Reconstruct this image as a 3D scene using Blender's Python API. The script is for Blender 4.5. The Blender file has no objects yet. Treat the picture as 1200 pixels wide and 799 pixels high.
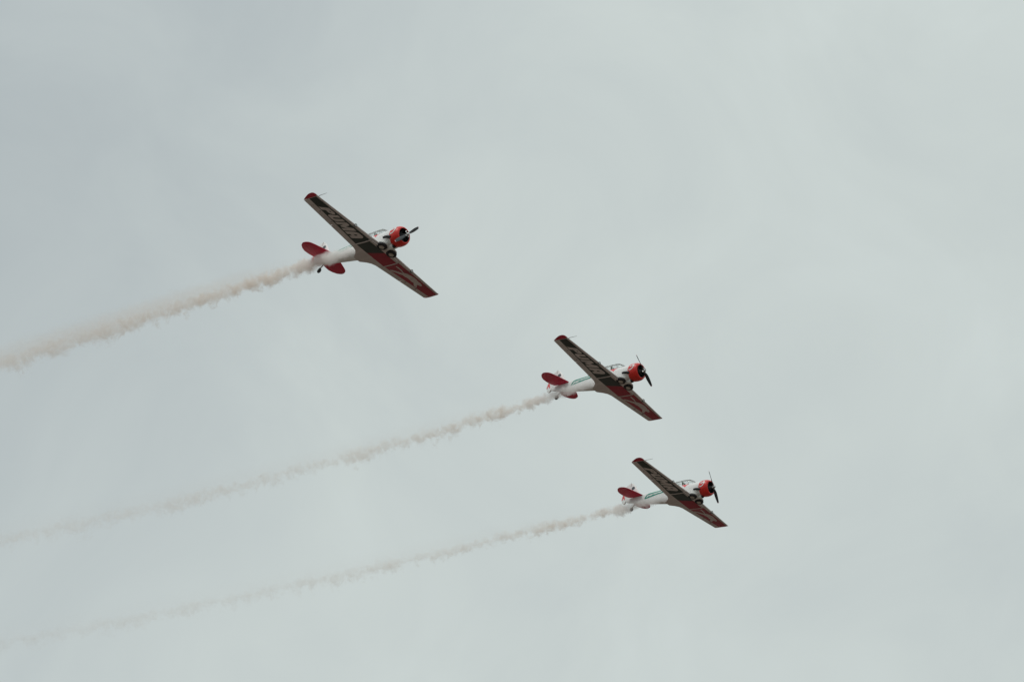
import bpy, bmesh, math, random
from mathutils import Matrix, Vector
from mathutils.geometry import tessellate_polygon

scene = bpy.context.scene
col = scene.collection
PI = math.pi
rad = math.radians

# ------------------------------------------------------------------ camera
PITCH = rad(24.0)
CAM = Vector((0.0, 0.0, 1.7))
cam_data = bpy.data.cameras.new("camera")
cam_data.sensor_width = 36.0
cam_data.lens = 180.0                     # 6000 px focal length on a 1200 px wide frame
cam_data.clip_start = 0.5
cam_data.clip_end = 60000.0
cam = bpy.data.objects.new("camera", cam_data)
cam.location = CAM
cam.rotation_euler = (PI / 2 + PITCH, 0, 0)
col.objects.link(cam)
scene.camera = cam

# ------------------------------------------------------------------ light and sky
SUN_DIR = Vector((-0.38, -0.20, 0.90)).normalized()      # towards the sun, behind the cloud
sun_data = bpy.data.lights.new("sun", 'SUN')
sun_data.energy = 0.9
sun_data.angle = rad(18)
sun_data.color = (1.0, 0.95, 0.88)
sun = bpy.data.objects.new("sun", sun_data)
sun.rotation_euler = SUN_DIR.to_track_quat('Z', 'Y').to_euler()
sun.location = (-60, -60, 200)
col.objects.link(sun)


class NT:
    """short helper for building node trees"""
    def __init__(self, tree):
        self.t = tree
        for n in list(tree.nodes):
            tree.nodes.remove(n)

    def n(self, typ, **kw):
        nd = self.t.nodes.new(typ)
        for k, v in kw.items():
            setattr(nd, k, v)
        return nd

    def put(self, sock, v):
        if hasattr(v, 'is_output'):
            self.t.links.new(v, sock)
        else:
            sock.default_value = v

    def math(self, op, a, b=0.0, c=0.0, clamp=False):
        nd = self.n('ShaderNodeMath', operation=op, use_clamp=clamp)
        self.put(nd.inputs[0], a)
        self.put(nd.inputs[1], b)
        self.put(nd.inputs[2], c)
        return nd.outputs[0]

    def noise(self, vec, scale, detail=3.0, rough=0.5, dist=0.0):
        nd = self.n('ShaderNodeTexNoise')
        if vec is not None:
            self.put(nd.inputs['Vector'], vec)
        nd.inputs['Scale'].default_value = scale
        nd.inputs['Detail'].default_value = detail
        nd.inputs['Roughness'].default_value = rough
        nd.inputs['Distortion'].default_value = dist
        return nd

    def ramp(self, v, lo, hi, a, b, smooth=True):
        nd = self.n('ShaderNodeMapRange', interpolation_type='SMOOTHSTEP' if smooth else 'LINEAR')
        self.put(nd.inputs[0], v)
        for i, x in enumerate((lo, hi, a, b)):
            self.put(nd.inputs[i + 1], x)
        return nd.outputs[0]

    def mix(self, f, a, b, typ='MIX'):
        nd = self.n('ShaderNodeMix', data_type='RGBA', blend_type=typ)
        self.put(nd.inputs[0], f)
        self.put(nd.inputs[6], a)
        self.put(nd.inputs[7], b)
        return nd.outputs[2]


world = bpy.data.worlds.new("World")
scene.world = world
world.use_nodes = True
w = NT(world.node_tree)
sky = w.n('ShaderNodeTexSky', sky_type='NISHITA')
sky.sun_disc = False
sky.sun_elevation = math.asin(SUN_DIR.z)
sky.sun_rotation = math.atan2(SUN_DIR.x, SUN_DIR.y)
bg_sky = w.n('ShaderNodeBackground')
w.put(bg_sky.inputs[0], sky.outputs[0])
bg_sky.inputs[1].default_value = 0.10
tc = w.n('ShaderNodeTexCoord')
vec = tc.outputs['Generated']
sep = w.n('ShaderNodeSeparateXYZ')
w.put(sep.inputs[0], vec)
# overcast deck: brighter overhead than at the horizon
elev = w.math('MAXIMUM', sep.outputs['Z'], 0.0)
lum = w.math('ADD', w.math('ADD', 0.37, w.ramp(elev, 0.0, 0.32, 0.0, 0.24, False)), w.ramp(elev, 0.40, 1.0, 0.0, 0.62))
big = w.noise(vec, 6.0, 3.0, 0.5, 0.8).outputs['Fac']
mid = w.noise(vec, 19.0, 6.0, 0.55, 0.8).outputs['Fac']
# sky darker and bluer towards the upper left (west)
left_fall = w.ramp(w.math('MULTIPLY_ADD', w.math('SUBTRACT', sep.outputs['Z'], 0.407), -0.8, sep.outputs['X']), -0.165, 0.02, 0.0, 1.0)
amount = w.math('ADD', w.math('MULTIPLY', w.math('SUBTRACT', big, 0.5), 0.13),
                w.math('MULTIPLY', w.math('SUBTRACT', mid, 0.5), 0.26))
gain = w.math('ADD', w.math('MULTIPLY_ADD', left_fall, 0.27, 0.80), amount)
lum2 = w.math('MULTIPLY', lum, gain)
tone = w.math('ADD', left_fall, w.math('MULTIPLY', amount, 4.0), clamp=True)
tint = w.mix(tone, (0.89, 0.99, 1.01, 1), (0.912, 1.0, 0.97, 1))
bg_cl = w.n('ShaderNodeBackground')
w.put(bg_cl.inputs[0], tint)
w.put(bg_cl.inputs[1], lum2)
mx = w.n('ShaderNodeMixShader')
mx.inputs[0].default_value = 0.94
w.put(mx.inputs[1], bg_sky.outputs[0])
w.put(mx.inputs[2], bg_cl.outputs[0])
wo = w.n('ShaderNodeOutputWorld')
w.put(wo.inputs[0], mx.outputs[0])

scene.view_settings.view_transform = 'Standard'
scene.view_settings.look = 'None'
scene.view_settings.exposure = 0.0
scene.view_settings.gamma = 1.0
scene.view_settings.use_curve_mapping = False
scene.render.engine = 'CYCLES'
scene.cycles.volume_bounces = 12
scene.cycles.max_bounces = 16
scene.cycles.transparent_max_bounces = 16
scene.cycles.volume_max_steps = 1024
scene.cycles.use_denoising = True
scene.cycles.denoiser = 'OPENIMAGEDENOISE'
scene.cycles.denoising_input_passes = 'RGB_ALBEDO_NORMAL'


# ------------------------------------------------------------------ materials
def paint(name, base, rough=0.4, var=0.12, scale=1.5, metal=0.0, coat=0.0, streak=True):
    """painted or bare surface with uneven dirt of its own"""
    m = bpy.data.materials.new(name)
    m.use_nodes = True
    t = NT(m.node_tree)
    co = t.n('ShaderNodeTexCoord').outputs['Object']
    if streak:
        mp = t.n('ShaderNodeMapping')
        t.put(mp.inputs[0], co)
        mp.inputs['Scale'].default_value = (0.35, 1.6, 1.6)      # oil and dirt run back along the airflow
        co = mp.outputs[0]
    nz = t.noise(co, scale, 6.0, 0.6, 0.4).outputs['Fac']
    f = t.ramp(nz, 0.35, 0.7, 0.0, 1.0)
    lo = tuple(c * (1 - var) for c in base) + (1,)
    hi = tuple(min(1.0, c * (1 + var * 0.6)) for c in base) + (1,)
    b = t.n('ShaderNodeBsdfPrincipled')
    t.put(b.inputs['Base Color'], t.mix(f, lo, hi))
    t.put(b.inputs['Roughness'], t.math('MULTIPLY_ADD', nz, 0.2, rough - 0.1))
    b.inputs['Metallic'].default_value = metal
    b.inputs['Coat Weight'].default_value = coat
    o = t.n('ShaderNodeOutputMaterial')
    t.put(o.inputs[0], b.outputs[0])
    return m


def glass_mat():
    m = bpy.data.materials.new("canopy_glass")
    m.use_nodes = True
    t = NT(m.node_tree)
    tr = t.n('ShaderNodeBsdfTransparent')
    tr.inputs[0].default_value = (0.96, 0.975, 0.97, 1)
    gl = t.n('ShaderNodeBsdfGlossy')
    gl.inputs['Roughness'].default_value = 0.06
    fr = t.n('ShaderNodeFresnel')
    fr.inputs[0].default_value = 1.18
    mix = t.n('ShaderNodeMixShader')
    t.put(mix.inputs[0], fr.outputs[0])
    t.put(mix.inputs[1], tr.outputs[0])
    t.put(mix.inputs[2], gl.outputs[0])
    o = t.n('ShaderNodeOutputMaterial')
    t.put(o.inputs[0], mix.outputs[0])
    return m


def ground_mat():
    m = bpy.data.materials.new("dry_grass")
    m.use_nodes = True
    t = NT(m.node_tree)
    co = t.n('ShaderNodeTexCoord').outputs['Object']
    a = t.noise(co, 0.02, 6.0, 0.6).outputs['Fac']
    b_ = t.noise(co, 2.5, 4.0, 0.6).outputs['Fac']
    c1 = t.mix(t.ramp(a, 0.35, 0.65, 0, 1), (0.100, 0.075, 0.060, 1), (0.140, 0.108, 0.088, 1))
    c2 = t.mix(t.ramp(b_, 0.3, 0.7, 0, 0.4), c1, (0.085, 0.075, 0.05, 1))
    b = t.n('ShaderNodeBsdfPrincipled')
    t.put(b.inputs['Base Color'], c2)
    b.inputs['Roughness'].default_value = 0.95
    o = t.n('ShaderNodeOutputMaterial')
    t.put(o.inputs[0], b.outputs[0])
    return m


M = dict(
    white=paint("white_paint", (0.78, 0.78, 0.76), 0.42, 0.07, 1.2),
    wing=paint("silver_grey_wing_paint", (0.61, 0.545, 0.525), 0.5, 0.12, 0.9),
    letter=paint("letter_grey_paint", (0.61, 0.545, 0.525), 0.5, 0.12, 1.3),
    line=paint("hinge_line", (0.25, 0.235, 0.22), 0.6, 0.1),
    dark=paint("dark_green_panel_paint", (0.027, 0.038, 0.031), 0.5, 0.18, 1.4),
    redpanel=paint("deep_red_panel_paint", (0.34, 0.012, 0.032), 0.5, 0.15, 1.4),
    red=paint("tail_red_paint", (0.58, 0.010, 0.050), 0.4, 0.12, 1.6),
    tipred=paint("wing_tip_dark_red_paint", (0.40, 0.012, 0.030), 0.5, 0.15),
    cowlred=paint("cowling_red_paint", (0.70, 0.021, 0.013), 0.4, 0.08, 2.0),
    arrow=paint("signal_red_paint", (0.80, 0.06, 0.07), 0.35, 0.05),
    teal=paint("teal_green_paint", (0.010, 0.26, 0.185), 0.4, 0.1),
    rubber=paint("tyre_rubber", (0.022, 0.019, 0.021), 0.8, 0.2, 6, streak=False),
    hubm=paint("wheel_hub_metal", (0.50, 0.45, 0.40), 0.5, 0.15, 5, streak=False),
    black=paint("propeller_black", (0.022, 0.022, 0.025), 0.4, 0.15, 4, streak=False),
    tip=paint("propeller_tip_paint", (0.75, 0.42, 0.45), 0.4, 0.05),
    metal=paint("hub_steel", (0.55, 0.55, 0.54), 0.3, 0.15, 6, metal=0.9, streak=False),
    engine=paint("engine_dark_metal", (0.09, 0.09, 0.095), 0.45, 0.3, 8, metal=0.4, streak=False),
    soot_shade=paint("soot_and_shade_steel", (0.03, 0.028, 0.03), 0.6, 0.3, 6, streak=False),  # soot on the exhaust, painted-in shade in the scoop hole
    grey=paint("weathered_grey_metal", (0.2, 0.19, 0.18), 0.5, 0.2, 5),
    frame=paint("canopy_frame_paint", (0.66, 0.67, 0.66), 0.4, 0.1),
    inside=paint("cockpit_interior", (0.10, 0.12, 0.09), 0.7, 0.2, 5),
    lens=paint("lamp_lens", (0.7, 0.72, 0.72), 0.15, 0.05),
    roundel=paint("fin_badge_paint", (0.06, 0.075, 0.085), 0.4, 0.1),
    glass=glass_mat(),
    ground=ground_mat(),
)


# ------------------------------------------------------------------ mesh helpers
def link(name, bm, mats, parent=None, sharp=32.0, smooth=True):
    bmesh.ops.remove_doubles(bm, verts=bm.verts, dist=1e-5)
    bmesh.ops.recalc_face_normals(bm, faces=bm.faces)
    if smooth:
        for f in bm.faces:
            f.smooth = True
        for e in bm.edges:
            if len(e.link_faces) == 2 and e.calc_face_angle(0) > rad(sharp):
                e.smooth = False
    me = bpy.data.meshes.new(name)
    bm.to_mesh(me)
    bm.free()
    for m in (mats if isinstance(mats, (list, tuple)) else [mats]):
        me.materials.append(m)
    o = bpy.data.objects.new(name, me)
    col.objects.link(o)
    if parent is not None:
        o.parent = parent
    return o


def rings(bm, secs, closed=True, caps=(True, True), mat=0):
    """loft a list of vertex rings"""
    R = [[bm.verts.new(p) for p in s] for s in secs]
    n = len(secs[0])
    for a, b in zip(R, R[1:]):
        for i in range(n if closed else n - 1):
            j = (i + 1) % n
            try:
                f = bm.faces.new((a[i], a[j], b[j], b[i]))
                f.material_index = mat
            except ValueError:
                pass
    for flag, r in ((caps[0], R[0]), (caps[1], R[-1])):
        if flag:
            try:
                f = bm.faces.new(r)
                f.material_index = mat
            except ValueError:
                pass
    return R


def lathe(bm, prof, axis='X', n=32, centre=(0, 0, 0), closed=False, mat=0):
    """revolve (axial, radius) pairs; closed joins last to first"""
    secs = []
    for a, r in prof:
        ring = []
        for k in range(n):
            t = 2 * PI * k / n
            c, s = r * math.cos(t), r * math.sin(t)
            p = {'X': (a, c, s), 'Y': (c, a, s), 'Z': (c, s, a)}[axis]
            ring.append((p[0] + centre[0], p[1] + centre[1], p[2] + centre[2]))
        secs.append(ring)
    if closed:
        secs.append(secs[0])
    return rings(bm, secs, True, (not closed, not closed), mat)


def tube(bm, pts, r, n=10, mat=0):
    secs = []
    pts = [Vector(p) for p in pts]
    for i, p in enumerate(pts):
        d = (pts[min(i + 1, len(pts) - 1)] - pts[max(i - 1, 0)]).normalized()
        u = d.orthogonal().normalized()
        v = d.cross(u)
        rr = r[i] if isinstance(r, (list, tuple)) else r
        secs.append([p + rr * (math.cos(2 * PI * k / n) * u + math.sin(2 * PI * k / n) * v) for k in range(n)])
    # keep rings aligned
    for a in range(1, len(secs)):
        best = min(range(n), key=lambda s: sum(((secs[a][(k + s) % n] - pts[a]) - (secs[a - 1][k] - pts[a - 1])).length_squared for k in range(n)))
        secs[a] = secs[a][best:] + secs[a][:best]
    rings(bm, secs, True, (True, True), mat)


def interp(tab, x):
    if x <= tab[0][0]:
        return tab[0][1:]
    for a, b in zip(tab, tab[1:]):
        if x <= b[0]:
            t = (x - a[0]) / (b[0] - a[0])
            return tuple(p + (q - p) * t for p, q in zip(a[1:], b[1:]))
    return tab[-1][1:]


def sinterp(tab, x):
    """smooth (Catmull-Rom) table lookup"""
    n = len(tab)
    if x <= tab[0][0]:
        return tab[0][1:]
    if x >= tab[-1][0]:
        return tab[-1][1:]
    i = max(k for k in range(n - 1) if tab[k][0] <= x)
    a, b = tab[i], tab[i + 1]
    p0, p3 = tab[max(i - 1, 0)], tab[min(i + 2, n - 1)]
    t = (x - a[0]) / (b[0] - a[0])
    out = []
    for k in range(1, len(a)):
        m1 = (b[k] - p0[k]) / (b[0] - p0[0]) * (b[0] - a[0])
        m2 = (p3[k] - a[k]) / (p3[0] - a[0]) * (b[0] - a[0])
        out.append((2 * t ** 3 - 3 * t * t + 1) * a[k] + (t ** 3 - 2 * t * t + t) * m1 + (-2 * t ** 3 + 3 * t * t) * b[k] + (t ** 3 - t * t) * m2)
    return tuple(out)


def naca(f, tc):
    f = min(max(f, 0.0), 1.0)
    return 5 * tc * (0.2969 * math.sqrt(f) - 0.126 * f - 0.3516 * f * f + 0.2843 * f ** 3 - 0.1036 * f ** 4)


# ------------------------------------------------------------------ plane shape tables (metres, x forward from the propeller hub)
JY, TY = 1.384, 6.03
WING = [  # |y|, leading edge x, trailing edge x, chord plane z, thickness
    (0.00, -1.50, -4.45, -0.735, 0.13),
    (0.30, -1.52, -4.40, -0.740, 0.135),
    (0.55, -1.55, -4.02, -0.745, 0.14),
    (0.80, -1.58, -3.77, -0.750, 0.145),
    (1.10, -1.60, -3.64, -0.752, 0.15),
    (JY, -1.609, -3.595, -0.754, 0.15),
    (TY, -2.632, -3.885, -0.071, 0.10),
]
CAMBER = 0.022


def wing_at(y, f, side):
    """side +1 upper, -1 lower surface point z and x for |y|, chord fraction f"""
    le, te, z, tc = interp(WING, abs(y))
    c = min(le - te, 2.0)
    cam = CAMBER * c * 4 * f * (1 - f)
    return le - f * (le - te), z + cam + side * naca(f, tc) * c


def wing_patch(bm, ys, f0, f1, nf=12, mat=0):
    secs = []
    for y in ys:
        ring = []
        fs = [f0 + (f1 - f0) * (0.5 - 0.5 * math.cos(PI * k / nf)) if f0 == 0 else f0 + (f1 - f0) * k / nf for k in range(nf + 1)]
        for f in reversed(fs):
            x, z = wing_at(y, f, 1)
            ring.append((x, y, z + 0.002))
        for f in fs[1 if f0 == 0 else 0:]:
            x, z = wing_at(y, f, -1)
            ring.append((x, y, z - 0.002))
        secs.append(ring)
    rings(bm, secs, True, (True, True), mat)


FUS = [  # x, half width, top z, bottom z
    (-9.02, 0.012, 0.50, 0.22),
    (-8.50, 0.06, 0.52, 0.05),
    (-7.80, 0.13, 0.55, -0.12),
    (-7.00, 0.22, 0.57, -0.27),
    (-6.00, 0.32, 0.58, -0.45),
    (-5.00, 0.40, 0.60, -0.61),
    (-4.20, 0.46, 0.62, -0.73),
    (-3.20, 0.50, 0.62, -0.79),
    (-2.30, 0.53, 0.62, -0.79),
    (-1.70, 0.57, 0.61, -0.76),
    (-1.30, 0.585, 0.60, -0.68),
    (-0.98, 0.58, 0.585, -0.60),
]
FN = 2.5


def fus_side(x, z, s):
    """surface y of the fuselage side at x, z"""
    hw, zt, zb = sinterp(FUS, x)
    k = (z - (zt + zb) / 2) / ((zt - zb) / 2)
    k = min(abs(k), 0.995)
    return s * hw * (1 - k ** FN) ** (1 / FN)


# ------------------------------------------------------------------ flat artwork laid on a curved skin
def flat_poly(outer, holes=()):
    loops = [[Vector((p[0], p[1], 0)) for p in outer]] + [[Vector((p[0], p[1], 0)) for p in h] for h in holes]
    tris = tessellate_polygon(loops)
    pts = [p for l in loops for p in l]
    return pts, tris


def artwork(bm, polys, du, dv, fn, mat=0):
    """polys in (u, v), cut along a du x dv lattice, then mapped through fn(u, v)"""
    b = bmesh.new()
    for outer, holes in polys:
        pts, tris = flat_poly(outer, holes)
        vs = [b.verts.new(p) for p in pts]
        for t in tris:
            if len(set(t)) == 3:
                try:
                    b.faces.new([vs[i] for i in t])
                except ValueError:
                    pass
    us = [v.co.x for v in b.verts]
    vv = [v.co.y for v in b.verts]
    for step, lo, hi, ax in ((du, min(us), max(us), 0), (dv, min(vv), max(vv), 1)):
        k = math.ceil(lo / step)
        while k * step < hi:
            co = [0, 0, 0]
            co[ax] = k * step
            no = [0, 0, 0]
            no[ax] = 1
            bmesh.ops.bisect_plane(b, geom=list(b.verts) + list(b.edges) + list(b.faces), plane_co=co, plane_no=no, dist=1e-6)
            k += 1
    mp = {v: bm.verts.new(fn(v.co.x, v.co.y)) for v in b.verts}
    for f in b.faces:
        if f.calc_area() > 1e-9:
            try:
                nf = bm.faces.new([mp[v] for v in f.verts])
                nf.material_index = mat
            except ValueError:
                pass
    b.free()


def under_wing(lift):
    def fn(y, f):
        x, z = wing_at(y, f, -1)
        return (x, y, z - 0.002 - lift)
    return fn


def arc(cx, cy, rx, ry, a0, a1, n=7):
    return [(cx + rx * math.cos(rad(a0 + (a1 - a0) * k / n)), cy + ry * math.sin(rad(a0 + (a1 - a0) * k / n))) for k in range(n + 1)]


def glyphs():
    """heavy slanted capitals P U M A in a unit-high cell: list of (advance, outer, holes)"""
    P = ([(-.10, 0), (-.02, .12), (0, 1)] + arc(.66, .70, .32, .30, 90, -90) + [(.40, .40), (.40, 0)],
         [arc(.55, .70, .085, .075, 0, 360, 10)[:-1]])
    U = ([(0, 1), (0, .26)] + arc(.28, .28, .28, .28, 180, 270) + arc(.67, .28, .28, .28, 270, 360) + [(.95, 1), (.575, 1), (.575, .34), (.52, .28), (.43, .28), (.375, .34), (.375, 1)], [])
    Mm = ([(0, 0), (0, 1), (.40, 1), (.62, .56), (.86, 1), (1.24, 1), (1.24, 0), (.90, 0), (.90, .50), (.70, .14), (.54, .14), (.35, .50), (.35, 0)], [])
    A = ([(0, 0), (0, .66)] + arc(.34, .66, .34, .34, 180, 90) + arc(.64, .66, .34, .34, 90, 0) + [(.98, 0), (.61, 0), (.61, .22), (.385, .22), (.385, 0)],
         [[(.40, .48)] + arc(.49, .63, .09, .075, 180, 0, 6) + [(.58, .48)]])
    return [(1.08, P), (1.07, U), (1.36, Mm), (1.0, A)]


# ------------------------------------------------------------------ one aeroplane
def build_plane():
    root = bpy.data.objects.new("propeller_plane", None)
    root.empty_display_size = 1.0
    col.objects.link(root)

    # ---- fuselage
    bm = bmesh.new()
    secs = []
    xs = [-9.02 + 8.04 * k / 44 for k in range(45)]
    for x in xs:
        hw, zt, zb = sinterp(FUS, x)
        zc, hh = (zt + zb) / 2, (zt - zb) / 2
        ring = []
        for k in range(36):
            t = 2 * PI * k / 36
            c, s = math.cos(t), math.sin(t)
            ring.append((x, hw * math.copysign(abs(c) ** (2 / FN), c), zc + hh * math.copysign(abs(s) ** (2 / FN), s)))
        secs.append(ring)
    rings(bm, secs)
    fus = link("fuselage", bm, M['white'], root)

    # teal outlined flash on both sides
    def side_map(s, lift):
        return lambda x, z: (x, fus_side(x, z, s) + s * lift, z)
    for s in (-1, 1):
        bm = bmesh.new()
        t = 0.20
        out = [(-6.62, -0.06), (-6.40, 0.31), (-6.18, 0.40), (-5.2, 0.44), (-4.4, 0.45), (-4.4, 0.445 - t * .5), (-5.2, 0.435 - t * .6),
               (-6.13, 0.395 - t * .8), (-6.31, 0.30 - t * .4), (-6.45, -0.02)]
        low = [(-6.58, -0.10), (-6.05, -0.02), (-5.62, 0.02), (-5.3, 0.07), (-4.9, 0.09), (-4.4, 0.14), (-4.4, 0.26), (-4.85, 0.23), (-5.0, 0.19),
               (-5.2, 0.22), (-5.5, 0.16), (-5.72, 0.19), (-5.95, 0.10), (-6.15, 0.12), (-6.40, 0.02)]
        artwork(bm, [(out, ()), (low, ())], 0.2, 0.06, side_map(s, 0.006))
        link("side_flash", bm, M['teal'], fus, smooth=False)
        bm = bmesh.new()
        artwork(bm, [([(-2.95, 0.47), (-2.15, 0.48), (-2.38, 0.34), (-2.46, 0.16), (-2.64, 0.30)], ())], 0.2, 0.06, side_map(s, 0.006))
        link("arrow_marking", bm, M['arrow'], fus, smooth=False)

    # ---- wing centre section
    bm = bmesh.new()
    ys = [-JY, -1.24, -1.1, -.95, -.8, -.67, -.55, -.42, -.3, -.15, 0, .15, .3, .42, .55, .67, .8, .95, 1.1, 1.24, JY]
    wing_patch(bm, ys, 0.0, 1.0, 18)
    cs = link("wing_centre_section", bm, M['wing'], root, sharp=50)
    # two coloured panels meeting on a diagonal (dark towards starboard, red towards port)
    bm = bmesh.new()
    g = JY - 0.05

    def fc(x_le, y):                 # constant x bands expressed as chord fraction
        le, te, z, tc_ = interp(WING, abs(y))
        return (le - x_le) / (le - te)
    XF, XB = -1.93, -3.12

    def under_x(lift):
        def fn(y, x):
            f = fc(x, y)
            xx, z = wing_at(y, f, -1)
            return (xx, y, z - 0.002 - lift)
        return fn
    artwork(bm, [([(-g, XF), (0.16, XF), (-0.33, XB), (-g, XB)], ())], 0.14, 0.12, under_x(0.007))
    link("dark_panel", bm, M['dark'], cs, smooth=False)
    bm = bmesh.new()
    artwork(bm, [([(0.16, XF), (g, XF), (g, XB), (-0.33, XB)], ())], 0.14, 0.12, under_x(0.007))
    link("red_panel", bm, M['redpanel'], cs, smooth=False)
    # belly fillet behind the wing is part of the centre section shape above

    # ---- outer wings (s = -1 starboard, +1 port)
    for s in (-1, 1):
        bm = bmesh.new()
        ys = [s * (JY + 0.004 + (TY - JY - 0.004) * k / 16) for k in range(17)]
        wing_patch(bm, ys, 0.0, 0.785, 14)
        ow = link("outer_wing", bm, M['wing'], root, sharp=50)
        for nm, y0, y1 in (("flap", JY + 0.01, 3.42), ("aileron", 3.45, TY - 0.03)):
            bm = bmesh.new()
            wing_patch(bm, [s * (y0 + (y1 - y0) * k / 8) for k in range(9)], 0.7885, 1.0, 5)
            link(nm, bm, M['wing'], ow, sharp=50)
        # joint fairing strip between centre section and outer wing
        bm = bmesh.new()
        secs = []
        for yy, dz in ((JY - 0.045, 0.004), (JY - 0.03, 0.018), (JY + 0.03, 0.018), (JY + 0.045, 0.004)):
            ring = []
            for k in range(15):
                f = 0.02 + 0.96 * k / 14
                x, z = wing_at(yy, f, -1)
                ring.append((x, s * yy, z - 0.002 - dz))
            secs.append(ring)
        rings(bm, secs, False, (False, False))
        link("joint_fairing", bm, M['wing'], ow)
        # rounded, upswept tip cap
        bm = bmesh.new()
        secs = []
        le0, te0, z0, tc0 = interp(WING, TY)
        for k in range(10):
            a = k / 9 * PI / 2
            e = math.sin(a)
            q = math.cos(a) ** 0.75
            yy = TY + 0.25 * e
            ch = (le0 - te0)
            mid = 0.38
            le = le0 - ch * mid * (1 - q) * 0.95
            te = te0 + ch * (1 - mid) * 0.95 * (1 - math.sqrt(max(0.0, 1 - e ** 1.5)) * 0.55 - 0.45 * (1 - e))
            zz = z0 + 0.136 * 0.25 * e + 0.11 * e * e
            ring = []
            fs = [0.5 - 0.5 * math.cos(PI * j / 14) for j in range(15)]
            c = max(le - te, 0.01)
            th = 1 - 0.85 * e ** 3
            for f in reversed(fs):
                ring.append((le - f * c, s * yy, zz + CAMBER * c * 4 * f * (1 - f) + naca(f, 0.10) * c * th + 0.002))
            for f in fs[1:]:
                ring.append((le - f * c, s * yy, zz + CAMBER * c * 4 * f * (1 - f) - naca(f, 0.10) * c * th - 0.002))
            secs.append(ring)
        rings(bm, secs)
        link("wing_tip", bm, M['tipred'], ow, sharp=60)
        # landing lamp let into the leading edge
        bm = bmesh.new()
        x, z = wing_at(2.80, 0.0, -1)
        lathe(bm, [(x - 0.16, 0.115), (x + 0.02, 0.115), (x + 0.035, 0.095), (x - 0.02, 0.08)], 'X', 16, (0, s * 2.80, z - 0.015))
        ll = link("landing_light", bm, M['grey'], ow)
        bm = bmesh.new()
        lathe(bm, [(x + 0.004, 0.078), (x + 0.022, 0.05), (x + 0.028, 0.005)], 'X', 14, (0, s * 2.80, z - 0.015))
        link("lens", bm, M['lens'], ll)
        # aileron and flap hinge brackets
        for yb, fb in ((4.79, 0.76), (3.70, 0.77)):
            bm = bmesh.new()
            x, z = wing_at(yb, fb, -1)
            tube(bm, [(x + 0.06, s * yb, z - 0.003), (x - 0.02, s * yb, z - 0.035), (x - 0.11, s * yb, z + 0.0)], [0.012, 0.02, 0.012], 8)
            link("hinge_bracket", bm, M['grey'], ow)
        if s < 0:
            bm = bmesh.new()
            tube(bm, [(-2.72, -5.88, -0.085), (-2.60, -5.89, -0.06), (-2.48, -5.9, -0.045), (-1.86, -5.9, -0.045)], [0.022, 0.022, 0.017, 0.010], 8)
            link("pitot_tube", bm, M['grey'], ow)
            # dark panel with lettering
            bm = bmesh.new()
            y0, y1 = -(JY + 0.06), -(TY - 0.03)
            artwork(bm, [([(y0, 0.10), (y1, 0.10), (y1, 0.61), (y0, 0.765)], ())], 0.25, 0.05, under_wing(0.007))
            link("dark_panel", bm, M['dark'], ow, smooth=False)
            bm = bmesh.new()
            adv = 0.0
            polys = []
            total = 4.49
            slant = 0.46
            span0, span1 = 5.16, 1.66

            def to_wing(px, py):
                u = (px + slant * py) / (total + slant)
                y = span0 + (span1 - span0) * u
                a = (y - JY) / (TY - JY)
                fb = 0.685 - 0.115 * a
                ft = 0.185 - 0.040 * a
                return (-y, fb + (ft - fb) * py)
            for ad, (outer, holes) in glyphs():
                polys.append(([to_wing(adv + p[0], p[1]) for p in outer], [[to_wing(adv + p[0], p[1]) for p in h] for h in holes]))
                adv += ad
            artwork(bm, polys, 0.25, 0.05, under_wing(0.013))
            link("lettering", bm, M['letter'], ow, smooth=False)
        else:
            bm = bmesh.new()
            y0, y1 = JY + 0.06, TY - 0.03
            artwork(bm, [([(y0, 0.10), (y1, 0.09), (y1, 0.66), (y0, 0.75)], ())], 0.25, 0.05, under_wing(0.007))
            link("red_panel", bm, M['redpanel'], ow, smooth=False)
            bm = bmesh.new()
            cat = [(1.66, .270), (1.95, .262), (2.25, .270), (2.55, .320), (2.70, .310), (2.80, .245), (3.0, .215), (3.25, .18), (3.52, .150),
                   (3.85, .170), (4.10, .205), (4.22, .165), (4.32, .195), (4.47, .205), (4.64, .29), (4.60, .36), (4.42, .39), (4.36, .43),
                   (4.46, .51), (4.62, .595), (4.56, .65), (4.36, .635), (4.14, .525), (4.03, .47), (3.77, .485), (3.45, .46), (3.28, .455),
                   (3.05, .50), (2.87, .485), (2.62, .56), (2.33, .63), (2.17, .69), (2.02, .725), (1.87, .70), (1.95, .625), (2.13, .545), (2.38, .46), (2.60, .395),
                   (2.58, .37), (2.25, .33), (1.95, .325), (1.66, .325)]
            artwork(bm, [(cat, ())], 0.25, 0.05, under_wing(0.013))
            link("leaping_cat_emblem", bm, M['letter'], ow, smooth=False)

    # ---- tailplane
    LE = [(0.05, -6.83), (0.40, -6.92), (0.95, -7.12), (1.40, -7.29), (1.70, -7.42), (1.86, -7.56), (1.95, -7.76), (1.975, -7.92)]
    TE = [(0.05, -8.20), (0.40, -8.42), (0.80, -8.53), (1.20, -8.56), (1.50, -8.47), (1.79, -8.28), (1.93, -8.08), (1.975, -7.94)]
    HX = -7.93
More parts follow.
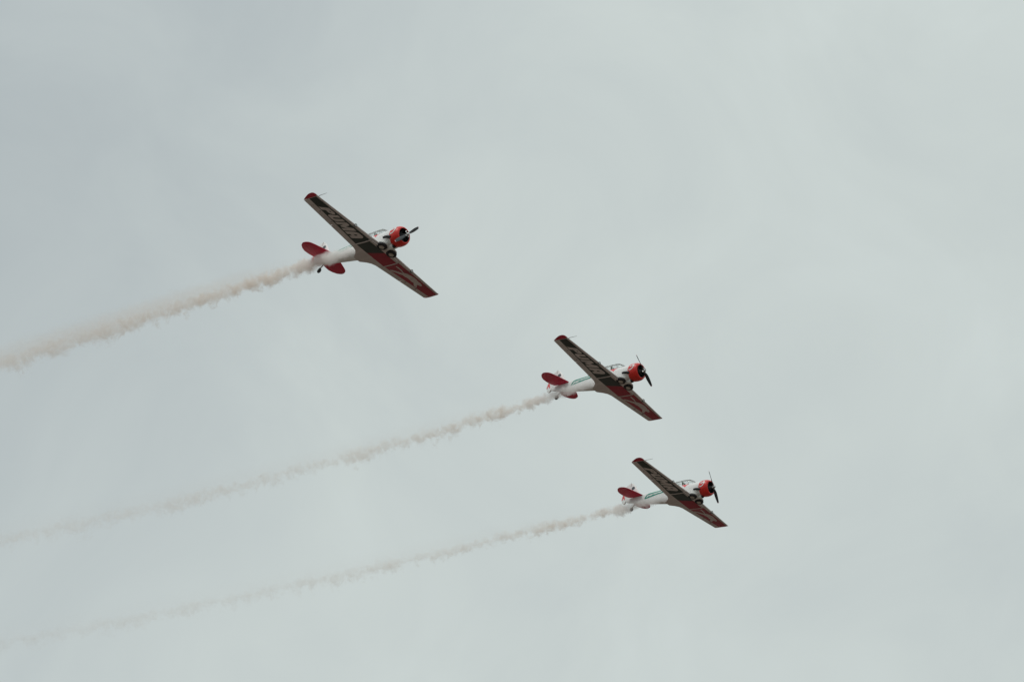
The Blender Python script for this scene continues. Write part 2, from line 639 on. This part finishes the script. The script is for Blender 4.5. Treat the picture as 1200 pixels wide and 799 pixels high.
    for s in (-1, 1):
        def tail_patch(bm, part):
            secs = []
            for k in range(22):
                y = 0.06 + (1.972 - 0.06) * math.sin(k / 21 * PI / 2)
                if part == 'rear':
                    y = 0.14 + (1.968 - 0.14) * math.sin(k / 21 * PI / 2)
                le, te = interp(LE, y)[0], interp(TE, y)[0]
                c = max(le - te, 0.02)
                a, b = (le, max(HX, te + 0.001)) if part == 'front' else (HX - 0.012, te)
                ring = []
                ss = [0.5 - 0.5 * math.cos(PI * j / 8) if part == 'front' else j / 8 for j in range(9)]
                up = []
                for q in ss:
                    x = a + (b - a) * q
                    f = (le - x) / c
                    up.append((x, naca(f, 0.085) * min(c, 1.5) + 0.003))
                ring = [(x, s * y, 0.40 + h) for x, h in reversed(up)] + [(x, s * y, 0.40 - h) for x, h in up]
                secs.append(ring)
            rings(bm, secs)
        bm = bmesh.new()
        tail_patch(bm, 'front')
        tp = link("tailplane", bm, M['red'], root, sharp=60)
        bm = bmesh.new()
        tail_patch(bm, 'rear')
        link("elevator", bm, M['red'], tp, sharp=60)

    # ---- fin and rudder
    FLE = [(0.45, -7.02), (0.75, -7.38), (1.10, -7.62), (1.40, -7.82), (1.60, -7.98), (1.74, -8.14), (1.82, -8.34)]
    FTE = [(-0.02, -8.88), (0.10, -9.02), (0.40, -9.13), (0.80, -9.10), (1.20, -9.00), (1.50, -8.86), (1.70, -8.68), (1.82, -8.42)]
    bm = bmesh.new()
    secs = []
    for k in range(14):
        z = 0.42 + (1.80 - 0.42) * math.sin(k / 13 * PI / 2)
        le, te = interp(FLE, z)[0], interp(FTE, z)[0]
        c = le - te
        up = []
        for j in range(9):
            x = le + (-8.30 - le) * (0.5 - 0.5 * math.cos(PI * j / 8)) if le > -8.30 else le - 0.002 * j
            up.append((x, naca((le - x) / c, 0.09) * min(c, 1.4) + 0.003))
        secs.append([(x, h, z) for x, h in reversed(up)] + [(x, -h, z) for x, h in up])
    rings(bm, secs)
    fin = link("fin", bm, M['white'], root, sharp=60)
    for s in (-1, 1):
        bm = bmesh.new()
        lathe(bm, [(s * 0.055, 0.16), (s * 0.064, 0.155), (s * 0.066, 0.02)], 'Y', 18, (-8.06, 0, 1.28))
        link("fin_badge", bm, M['roundel'], fin)
    bm = bmesh.new()
    secs = []
    for k in range(20):
        z = -0.02 + 1.84 * k / 19
        le, te = -8.315, interp(FTE, z)[0]
        if z < 0.45:
            le = -8.50 - 0.40 * max(0, 0.45 - z) / 0.47 * 0.6
        up = [(le + (te - le) * j / 6, 0.062 * (1 - j / 6) + 0.004) for j in range(7)]
        secs.append([(x, h, z) for x, h in reversed(up)] + [(x, -h, z) for x, h in up])
    rings(bm, secs)
    rud = link("rudder", bm, M['white'], root, sharp=60)
    for s in (-1, 1):
        bm = bmesh.new()

        def rmap(x, z, s=s):
            te = interp(FTE, z)[0]
            le = -8.315 if z >= 0.45 else -8.50 - 0.24 * (0.45 - z) / 0.47
            return (x, s * (0.062 * (1 - (x - le) / (te - le)) + 0.010), z)
        artwork(bm, [([(-8.90, .80), (-9.00, .80), (-9.05, .58), (-9.11, .36), (-9.02, .34), (-8.99, .50), (-8.90, .50), (-8.82, .34), (-8.73, .34), (-8.83, .58)], ())], 0.1, 0.1, rmap)
        link("red_chevron", bm, M['arrow'], rud, smooth=False)

    # ---- canopy
    CAN = [(-5.35, 0.10, 0.62), (-4.9, 0.26, 0.82), (-4.3, 0.33, 0.98), (-3.6, 0.36, 1.05), (-2.8, 0.36, 1.07), (-2.35, 0.35, 1.05), (-2.0, 0.30, 0.90), (-1.72, 0.20, 0.63)]

    def can_ring(x, grow=0.0, n=12):
        hw, zt = interp(CAN, x)
        zb = 0.50
        return [(x, (hw + grow) * math.copysign(abs(math.cos(t)) ** 0.75, math.cos(t)), zb + (zt + grow - zb) * math.sin(t) ** 0.75)
                for t in [PI * k / n for k in range(n + 1)]]
    bm = bmesh.new()
    rings(bm, [can_ring(-5.35 + 3.63 * k / 26) for k in range(27)], False, (False, False))
    can = link("canopy", bm, M['glass'], root, sharp=70)
    bm = bmesh.new()
    for x in (-5.2, -4.75, -4.2, -3.7, -3.2, -2.75, -2.35, -1.95):
        tube(bm, can_ring(x, 0.004), 0.016, 6)
    for idx in (2, 4, 8, 10):
        tube(bm, [can_ring(-5.3 + 3.55 * k / 20, 0.004)[idx] for k in range(21)], 0.013, 6)
    link("canopy_frame", bm, M['frame'], can)
    for x in (-2.95, -4.15):
        bm = bmesh.new()
        rings(bm, [[(x + dx, -0.2, z), (x + dx, 0.2, z), (x + dx - 0.10, 0.2, z), (x + dx - 0.10, -0.2, z)] for dx, z in ((0.02, 0.50), (0, 0.70), (-0.04, 0.86), (-0.05, 0.90))])
        link("seat_back", bm, M['inside'], can, smooth=False)

    # ---- cowling: open ring with rounded lip
    bm = bmesh.new()
    outer = [(-1.06, .600), (-1.02, .635), (-.85, .672), (-.65, .680), (-.48, .665), (-.36, .628), (-.275, .585), (-.235, .545), (-.225, .510)]
    inner = [(-.245, .475), (-.30, .468), (-.45, .52), (-.70, .60), (-1.02, .585)]
    lathe(bm, outer + inner, 'X', 48, closed=True)
    for f in bm.faces:                                  # inside faces set to the dark material
        c = f.calc_center_median()
        if c.x < -.25 and math.hypot(c.y, c.z) < sinterp(sorted(outer), c.x)[0] - 0.03:
            f.material_index = 1
    cowl = link("cowling", bm, [M['cowlred'], M['soot_shade']], root, sharp=70)
    # white curling mark on each cheek
    for s in (-1, 1):
        bm = bmesh.new()

        def cmap(x, a, s=s):
            r = sinterp(sorted(outer), x)[0] + 0.006
            return (x, s * r * math.cos(a), r * math.sin(a))
        mk = [(-.56, .62), (-.50, .52), (-.47, .30), (-.50, .08), (-.58, -.10), (-.70, -.22), (-.84, -.25), (-.93, -.15), (-.90, -.06), (-.82, -.13), (-.72, -.10),
              (-.63, .0), (-.58, .12), (-.565, .28), (-.60, .33), (-.70, .22), (-.80, .20), (-.90, .30), (-.88, .44), (-.83, .36), (-.74, .36), (-.66, .50)]
        artwork(bm, [(mk, ())], 0.06, 0.08, cmap)
        link("cowling_emblem", bm, M['white'], cowl, smooth=False)

    # ---- engine
    bm = bmesh.new()
    lathe(bm, [(-1.0, .50), (-.90, .57), (-.74, .57), (-.73, .22), (-.55, .22), (-.42, .19), (-.28, .12), (-.12, .075), (-.06, .07)], 'X', 28)
    eng = link("engine", bm, M['engine'], root)
    for k in range(9):
        a = 2 * PI * k / 9 + PI / 2
        d = Vector((0, math.cos(a), math.sin(a)))
        bm = bmesh.new()
        secs = []
        prof = []
        r = 0.20
        while r < 0.50:                     # cooling fins
            prof += [(r, .062), (r + .006, .078), (r + .018, .078), (r + .024, .062)]
            r += .030
        prof += [(r, .07), (r + .03, .066), (r + .05, .04)]
        u = Vector((1, 0, 0))
        v = d.cross(u)
        for rr, q in prof:
            secs.append([d * rr + Vector((-.60, 0, 0)) + q * (math.cos(2 * PI * j / 12) * u + math.sin(2 * PI * j / 12) * v) for j in range(12)])
        rings(bm, secs)
        link("cylinder", bm, M['engine'], eng)

    # ---- propeller (turns about x, so its blades are its children)
    bm = bmesh.new()
    lathe(bm, [(-.06, .06), (-.05, .10), (.07, .105), (.10, .085), (.17, .06), (.20, .03), (.205, .005)], 'X', 20)
    for s in (-1, 1):
        tube(bm, [(0.01, 0.05, s * 0.05), (0.01, 0.0, s * 0.22)], [0.07, 0.065], 12)
        tube(bm, [(0.02, s * .17, -.03), (0.05, s * .19, .06)], 0.045, 8)
    prop = link("propeller", bm, M['metal'], root)
    for s in (-1, 1):
        bm = bmesh.new()
        secs = []
        st = [(.20, .055, .055, 52), (.32, .10, .045, 48), (.50, .128, .030, 40), (.75, .132, .022, 31), (1.0, .120, .016, 25), (1.18, .100, .012, 21), (1.22, .094, .011, 21),
              (1.30, .085, .010, 20), (1.355, .045, .008, 20), (1.37, .012, .005, 20)]
        for r, hc, th, tw in st:
            ca, sa = math.cos(rad(tw)), math.sin(rad(tw))
            ring = []
            for j in range(12):
                t = 2 * PI * j / 12
                c_, n_ = hc * math.cos(t), th * math.sin(t)
                # chord direction mixes y (rotation plane) and x (axis) by blade pitch
                ring.append((0.01 - c_ * sa + n_ * ca, s * (c_ * ca + n_ * sa), s * r))
            secs.append(ring)
        R = rings(bm, secs[:8])
        rings(bm, secs[7:], mat=1)
        link("blade", bm, [M['black'], M['tip']], prop, sharp=60)

    # ---- exhaust, scoop, belly intake
    bm = bmesh.new()
    tube(bm, [(-.88, -.56, -.30), (-1.05, -.655, -.30), (-1.25, -.70, -.30), (-1.42, -.70, -.305)], [.095, .10, .095, .08], 14)
    link("exhaust_pipe", bm, M['soot_shade'], root)
    bm = bmesh.new()
    lathe(bm, [(-1.95, .02), (-1.75, .10), (-1.45, .16), (-1.2, .175), (-1.02, .165), (-1.0, .14), (-1.10, .13)], 'X', 20, (0, 0, -.66))
    sc_ = link("air_scoop", bm, M['white'], root)
    bm = bmesh.new()
    lathe(bm, [(-1.02, .138), (-0.985, .150), (-.93, .155), (-.90, .14), (-.92, .02)], 'X', 18, (0, 0, -.66))
    link("scoop_mouth", bm, M['soot_shade'], sc_)  # dark plug stands in for the shade inside the scoop hole

    # ---- main wheels lying half out of their bays
    for s in (-1, 1):
        cx, cy, cz = -1.60, s * 0.475, -0.80
        bm = bmesh.new()
        prof = [(-.085, .19), (-.105, .24), (-.100, .30), (-.06, .350), (0, .366), (.06, .350), (.095, .30), (.10, .22), (.09, .15)]
        lathe(bm, prof, 'Z', 36, (cx, cy, cz))
        wh = link("main_wheel", bm, M['rubber'], root, sharp=60)
        bm = bmesh.new()
        lathe(bm, [(-.07, .188), (-.100, .175), (-.095, .13), (-.115, .075), (-.12, .01)], 'Z', 24, (cx, cy, cz))
        link("wheel_hub", bm, M['hubm'], wh)
        # bulged bay over the wheel, ahead of the leading edge
        bm = bmesh.new()
        secs = []
        for k in range(11):
            a = PI * k / 10
            x = -1.72 + 0.50 * math.cos(a)
            r = max(math.sin(a), 0.04)
            secs.append([(x, cy - s * 0.05 + 0.42 * r * math.cos(2 * PI * j / 20), -0.66 + 0.13 * r * math.sin(2 * PI * j / 20)) for j in range(20)])
        rings(bm, secs)
        link("wheel_fairing", bm, M['white'], root)
        bm = bmesh.new()
        tube(bm, [(cx - .05, s * .62, -.86), (-1.72, s * 1.0, -.855), (-1.76, s * 1.30, -.85)], [.035, .045, .05], 10)
        link("gear_leg", bm, M['wing'], root)

    # ---- tail wheel
    bm = bmesh.new()
    tube(bm, [(-7.62, 0, -.10), (-7.78, 0, -.33), (-7.92, 0, -.46)], [.05, .045, .035], 10)
    for s in (-1, 1):
        tube(bm, [(-7.88, s * .02, -.42), (-7.92, s * .085, -.50), (-7.95, s * .085, -.62)], .022, 8)
    tw = link("tail_wheel_fork", bm, M['grey'], root)
    bm = bmesh.new()
    lathe(bm, [(-.05, .05), (-.06, .11), (-.04, .165), (0, .178), (.04, .165), (.06, .11), (.05, .05)], 'Y', 24, (-7.95, 0, -.63))
    link("tail_wheel", bm, M['rubber'], tw)
    return root


# ------------------------------------------------------------------ ground: unseen sheet added to bounce warm light onto the undersides
bm = bmesh.new()
gv = [bm.verts.new((x, y, 0)) for x, y in ((-20000, -20000), (20000, -20000), (20000, 20000), (-20000, 20000))]
bm.faces.new(gv)
ground = link("ground", bm, M['ground'], None, smooth=False)
ground['kind'] = 'structure'
ground['label'] = 'dry grass ground out of view, added to bounce light up at the planes'

# ------------------------------------------------------------------ three aeroplanes in echelon
POSES = [
    dict(R=[[0.73152, 0.64703, 0.215], [-0.22804, 0.52935, -0.81718], [-0.64255, 0.54876, 0.53478]], C=[-6.925, -7.011, 337.122]),
    dict(R=[[0.78773, 0.5917, 0.17136], [-0.18821, 0.49605, -0.84765], [-0.58656, 0.63547, 0.50212]], C=[9.691, 2.177, 376.283]),
    dict(R=[[0.80124, 0.5805, 0.145], [-0.17356, 0.45741, -0.87216], [-0.57261, 0.67364, 0.46725]], C=[16.145, 11.691, 410.325]),
]
AX = Vector((1, 0, 0))
AY = -Vector((0, -math.sin(PITCH), math.cos(PITCH)))     # measured poses have y down
AZ = Vector((0, math.cos(PITCH), math.sin(PITCH)))
B = Matrix((AX, AY, AZ)).transposed()


def world_matrix(p):
    rot = (B @ Matrix(p['R'])).to_quaternion().normalized().to_matrix()
    return Matrix.Translation(CAM + B @ Vector(p['C'])) @ rot.to_4x4()


def copy_tree(o, parent=None):
    c = o.copy()
    col.objects.link(c)
    if parent is not None:
        c.parent = parent
        c.matrix_parent_inverse = o.matrix_parent_inverse.copy()
    for ch in list(o.children):
        copy_tree(ch, c)
    return c


PLANE_LABELS = [
    'white trainer plane with red cowling flying highest, level propeller, trailing the thickest smoke',
    'white trainer plane with red cowling flying in the middle between the other two planes',
    'white trainer plane with red cowling flying lowest and farthest right, smallest of the three',
]
PROP = [-36.0, 60.0, 42.0]       # degrees about the thrust line
proto = build_plane()
planes = []
sources = [proto] + [copy_tree(proto) for _ in range(2)]
for i, o in enumerate(sources):
    o.matrix_world = world_matrix(POSES[i])
    o['label'] = PLANE_LABELS[i]
    o['category'] = 'airplane'
    o['group'] = 'trainer planes flying in formation'
    for ch in o.children:
        if ch.name.startswith('propeller'):
            ch.rotation_euler = (rad(PROP[i]), 0, 0)
    planes.append(o)


# ------------------------------------------------------------------ smoke trails: lit volumes
def smoke_mat(name, c0, c1, c2, zc, r0, r1, dens, fade, thin, seed, veil_d, near):
    """density written in the trail's own coordinates: s runs back from the wing"""
    m = bpy.data.materials.new(name)
    m.use_nodes = True
    t = NT(m.node_tree)
    tc_ = t.n('ShaderNodeTexCoord').outputs['Object']
    # churned coordinates
    off = t.n('ShaderNodeVectorMath', operation='ADD')
    t.put(off.inputs[0], tc_)
    off.inputs[1].default_value = (seed * 13.7, seed * 5.1, seed * 3.3)
    sp = t.n('ShaderNodeSeparateXYZ')
    t.put(sp.inputs[0], tc_)
    s = t.math('MAXIMUM', t.math('SUBTRACT', -4.0, sp.outputs['X']), -2.6)
    sp0 = t.math('MAXIMUM', s, 0.0)
    R = t.math('MULTIPLY_ADD', t.math('SQRT', sp0), r1, r0)
    R = t.math('MULTIPLY', R, t.ramp(s, -2.6, 0.0, 0.45, 1.0))
    cen = t.math('ADD', t.math('MULTIPLY_ADD', s, c1, c0), t.math('MULTIPLY', t.math('MULTIPLY', s, s), c2))
    dz = t.math('DIVIDE', t.math('SUBTRACT', sp.outputs['Z'], cen), R)
    dy = t.math('DIVIDE', t.math('SUBTRACT', sp.outputs['Y'], zc), R)
    big = t.noise(off.outputs[0], 0.45, 2.0, 0.5).outputs['Fac']
    puff = t.noise(off.outputs[0], 1.7, 6.0, 0.66, 0.5).outputs['Fac']
    fm = t.n('ShaderNodeMapping')
    t.put(fm.inputs[0], off.outputs[0])
    fm.inputs['Scale'].default_value = (1.0, 0.45, 0.30)
    patch = t.noise(off.outputs[0], 2.6, 4.0, 0.6, 0.4).outputs['Fac']
    finger = t.noise(fm.outputs[0], 1.45, 3.0, 0.55, 0.6).outputs['Fac']
    # the near stretch is blown smooth, further back it churns into lumps that hang below
    churn = t.ramp(s, 0.0, 9.0, 0.42, 1.0)
    below = t.ramp(dz, 0.15, -0.25, 0.0, 1.0)
    stretch = t.math('MULTIPLY', t.math('MULTIPLY', t.math('MULTIPLY', t.math('SUBTRACT', finger, 0.47), 6.0), below), churn)
    dz2 = t.math('DIVIDE', dz, t.math('MAXIMUM', t.math('ADD', 1.0, stretch), 0.4))
    lump = t.math('MULTIPLY', t.math('ADD', t.math('MULTIPLY', t.math('SUBTRACT', puff, 0.5), 3.0),
                                     t.math('MULTIPLY', t.math('SUBTRACT', big, 0.5), 1.5)), churn)
    r2 = t.math('SQRT', t.math('ADD', t.math('MULTIPLY', dz2, dz2), t.math('MULTIPLY', dy, dy)))
    field = t.math('ADD', t.math('SUBTRACT', t.ramp(s, 3.0, 12.0, 0.80, 0.68), r2), lump)
    core = t.ramp(field, 0.0, 0.34, 0.0, 1.0)
    core = t.math('MULTIPLY', core, t.ramp(dz, -0.25, 0.75, 1.0, t.ramp(s, 3.0, 14.0, 0.9, 0.22)))
    core = t.math('MULTIPLY', core, t.ramp(patch, 0.38, 0.62, t.ramp(s, 2.0, 9.0, 0.9, 0.35), 1.35))
    # thin veil left drifting above the core
    dzv = t.math('MULTIPLY', t.math('SUBTRACT', dz, 0.75), 0.62)
    rv = t.math('SQRT', t.math('ADD', t.math('MULTIPLY', dzv, dzv), t.math('MULTIPLY', dy, dy)))
    veil = t.math('MULTIPLY', t.ramp(t.math('ADD', rv, t.math('MULTIPLY', t.math('SUBTRACT', puff, 0.5), -1.2)), 0.2, 1.0, 1.0, 0.0), t.ramp(s, 3.0, 25.0, 0.0, veil_d))
    d = t.math('ADD', core, veil)
    fall = t.math('DIVIDE', 1.0, t.math('ADD', 1.0, t.math('POWER', t.math('DIVIDE', sp0, fade), 1.25)))
    d = t.math('MULTIPLY', t.math('MULTIPLY', d, fall), dens)
    d = t.math('MULTIPLY', d, t.ramp(s, -2.6, -1.0, 0.0, 1.0))
    d = t.math('MULTIPLY', d, t.ramp(s, 0.0, 8.0, near, 1.0))
    pv = t.n('ShaderNodeVolumePrincipled')
    tone = t.mix(t.ramp(s, 0.0, 11.0, 0.0, 1.0), (0.985, 0.972, 0.962, 1), (0.925, 0.845, 0.775, 1))   # oil mist yellows as it cools
    t.put(pv.inputs['Color'], tone)
    pv.inputs['Anisotropy'].default_value = 0.15
    t.put(pv.inputs['Density'], d)
    o = t.n('ShaderNodeOutputMaterial')
    t.put(o.inputs['Volume'], pv.outputs[0])
    m.cycles.volume_step_rate = thin
    m.cycles.homogeneous_volume = False
    return m


def smoke_trail(i, c0, c1, c2, yc, r0, r1, length, dens, fade, label):
    rnd = random.Random(40 + i)
    bm = bmesh.new()
    secs = []
    s = -2.6
    while s < length:
        R = r0 + r1 * math.sqrt(max(s, 0))
        if s < 0:
            R *= 0.45 + 0.55 * (s + 2.6) / 2.6
        z = c0 + c1 * s + c2 * s * s
        k = 1.45 + 0.10 * math.sin(s * 1.7 + i) + rnd.uniform(-.05, .05)
        up = 1.0 + 1.1 * min(max((s - 3) / 22, 0), 1)
        ring = []
        for j in range(20):
            a = 2 * PI * j / 20
            q = k * R * (1 + rnd.uniform(-.05, .05))
            zz = math.sin(a) * q
            zz *= up if zz > 0 else 1.55
            ring.append((-4 - s, yc + math.cos(a) * q, z + zz))
        secs.append(ring)
        s += max(0.25, 0.35 * R)
    rings(bm, secs)
    m = smoke_mat("smoke_" + ("thick", "medium", "thin")[i], c0, c1, c2, yc, r0, r1, dens, fade, 0.02, i + 1.0, (0.42, 0.12, 0.10)[i], (0.55, 0.20, 0.16)[i])
    o = link("smoke_trail", bm, m, None, sharp=80)
    o.matrix_world = world_matrix(POSES[i])
    o['label'] = label
    o['category'] = 'smoke trail'
    o['group'] = 'smoke trails behind the planes'
    return o


smoke_trail(0, -0.301, 0.0077, 0.00014, -0.50, 0.42, 0.076, 44, 5.8, 5.5, 'thick beige smoke trail streaming from the highest plane, densest of the three')
smoke_trail(1, -0.40, -0.0966, 0.00106, -0.50, 0.43, 0.062, 70, 7.4, 3.5, 'thin beige smoke trail behind the middle plane, between the two other trails')
smoke_trail(2, -0.42, -0.0640, 0.00052, -0.50, 0.41, 0.062, 84, 7.0, 3.4, 'faint beige smoke trail behind the lowest plane, lowest of the three trails')
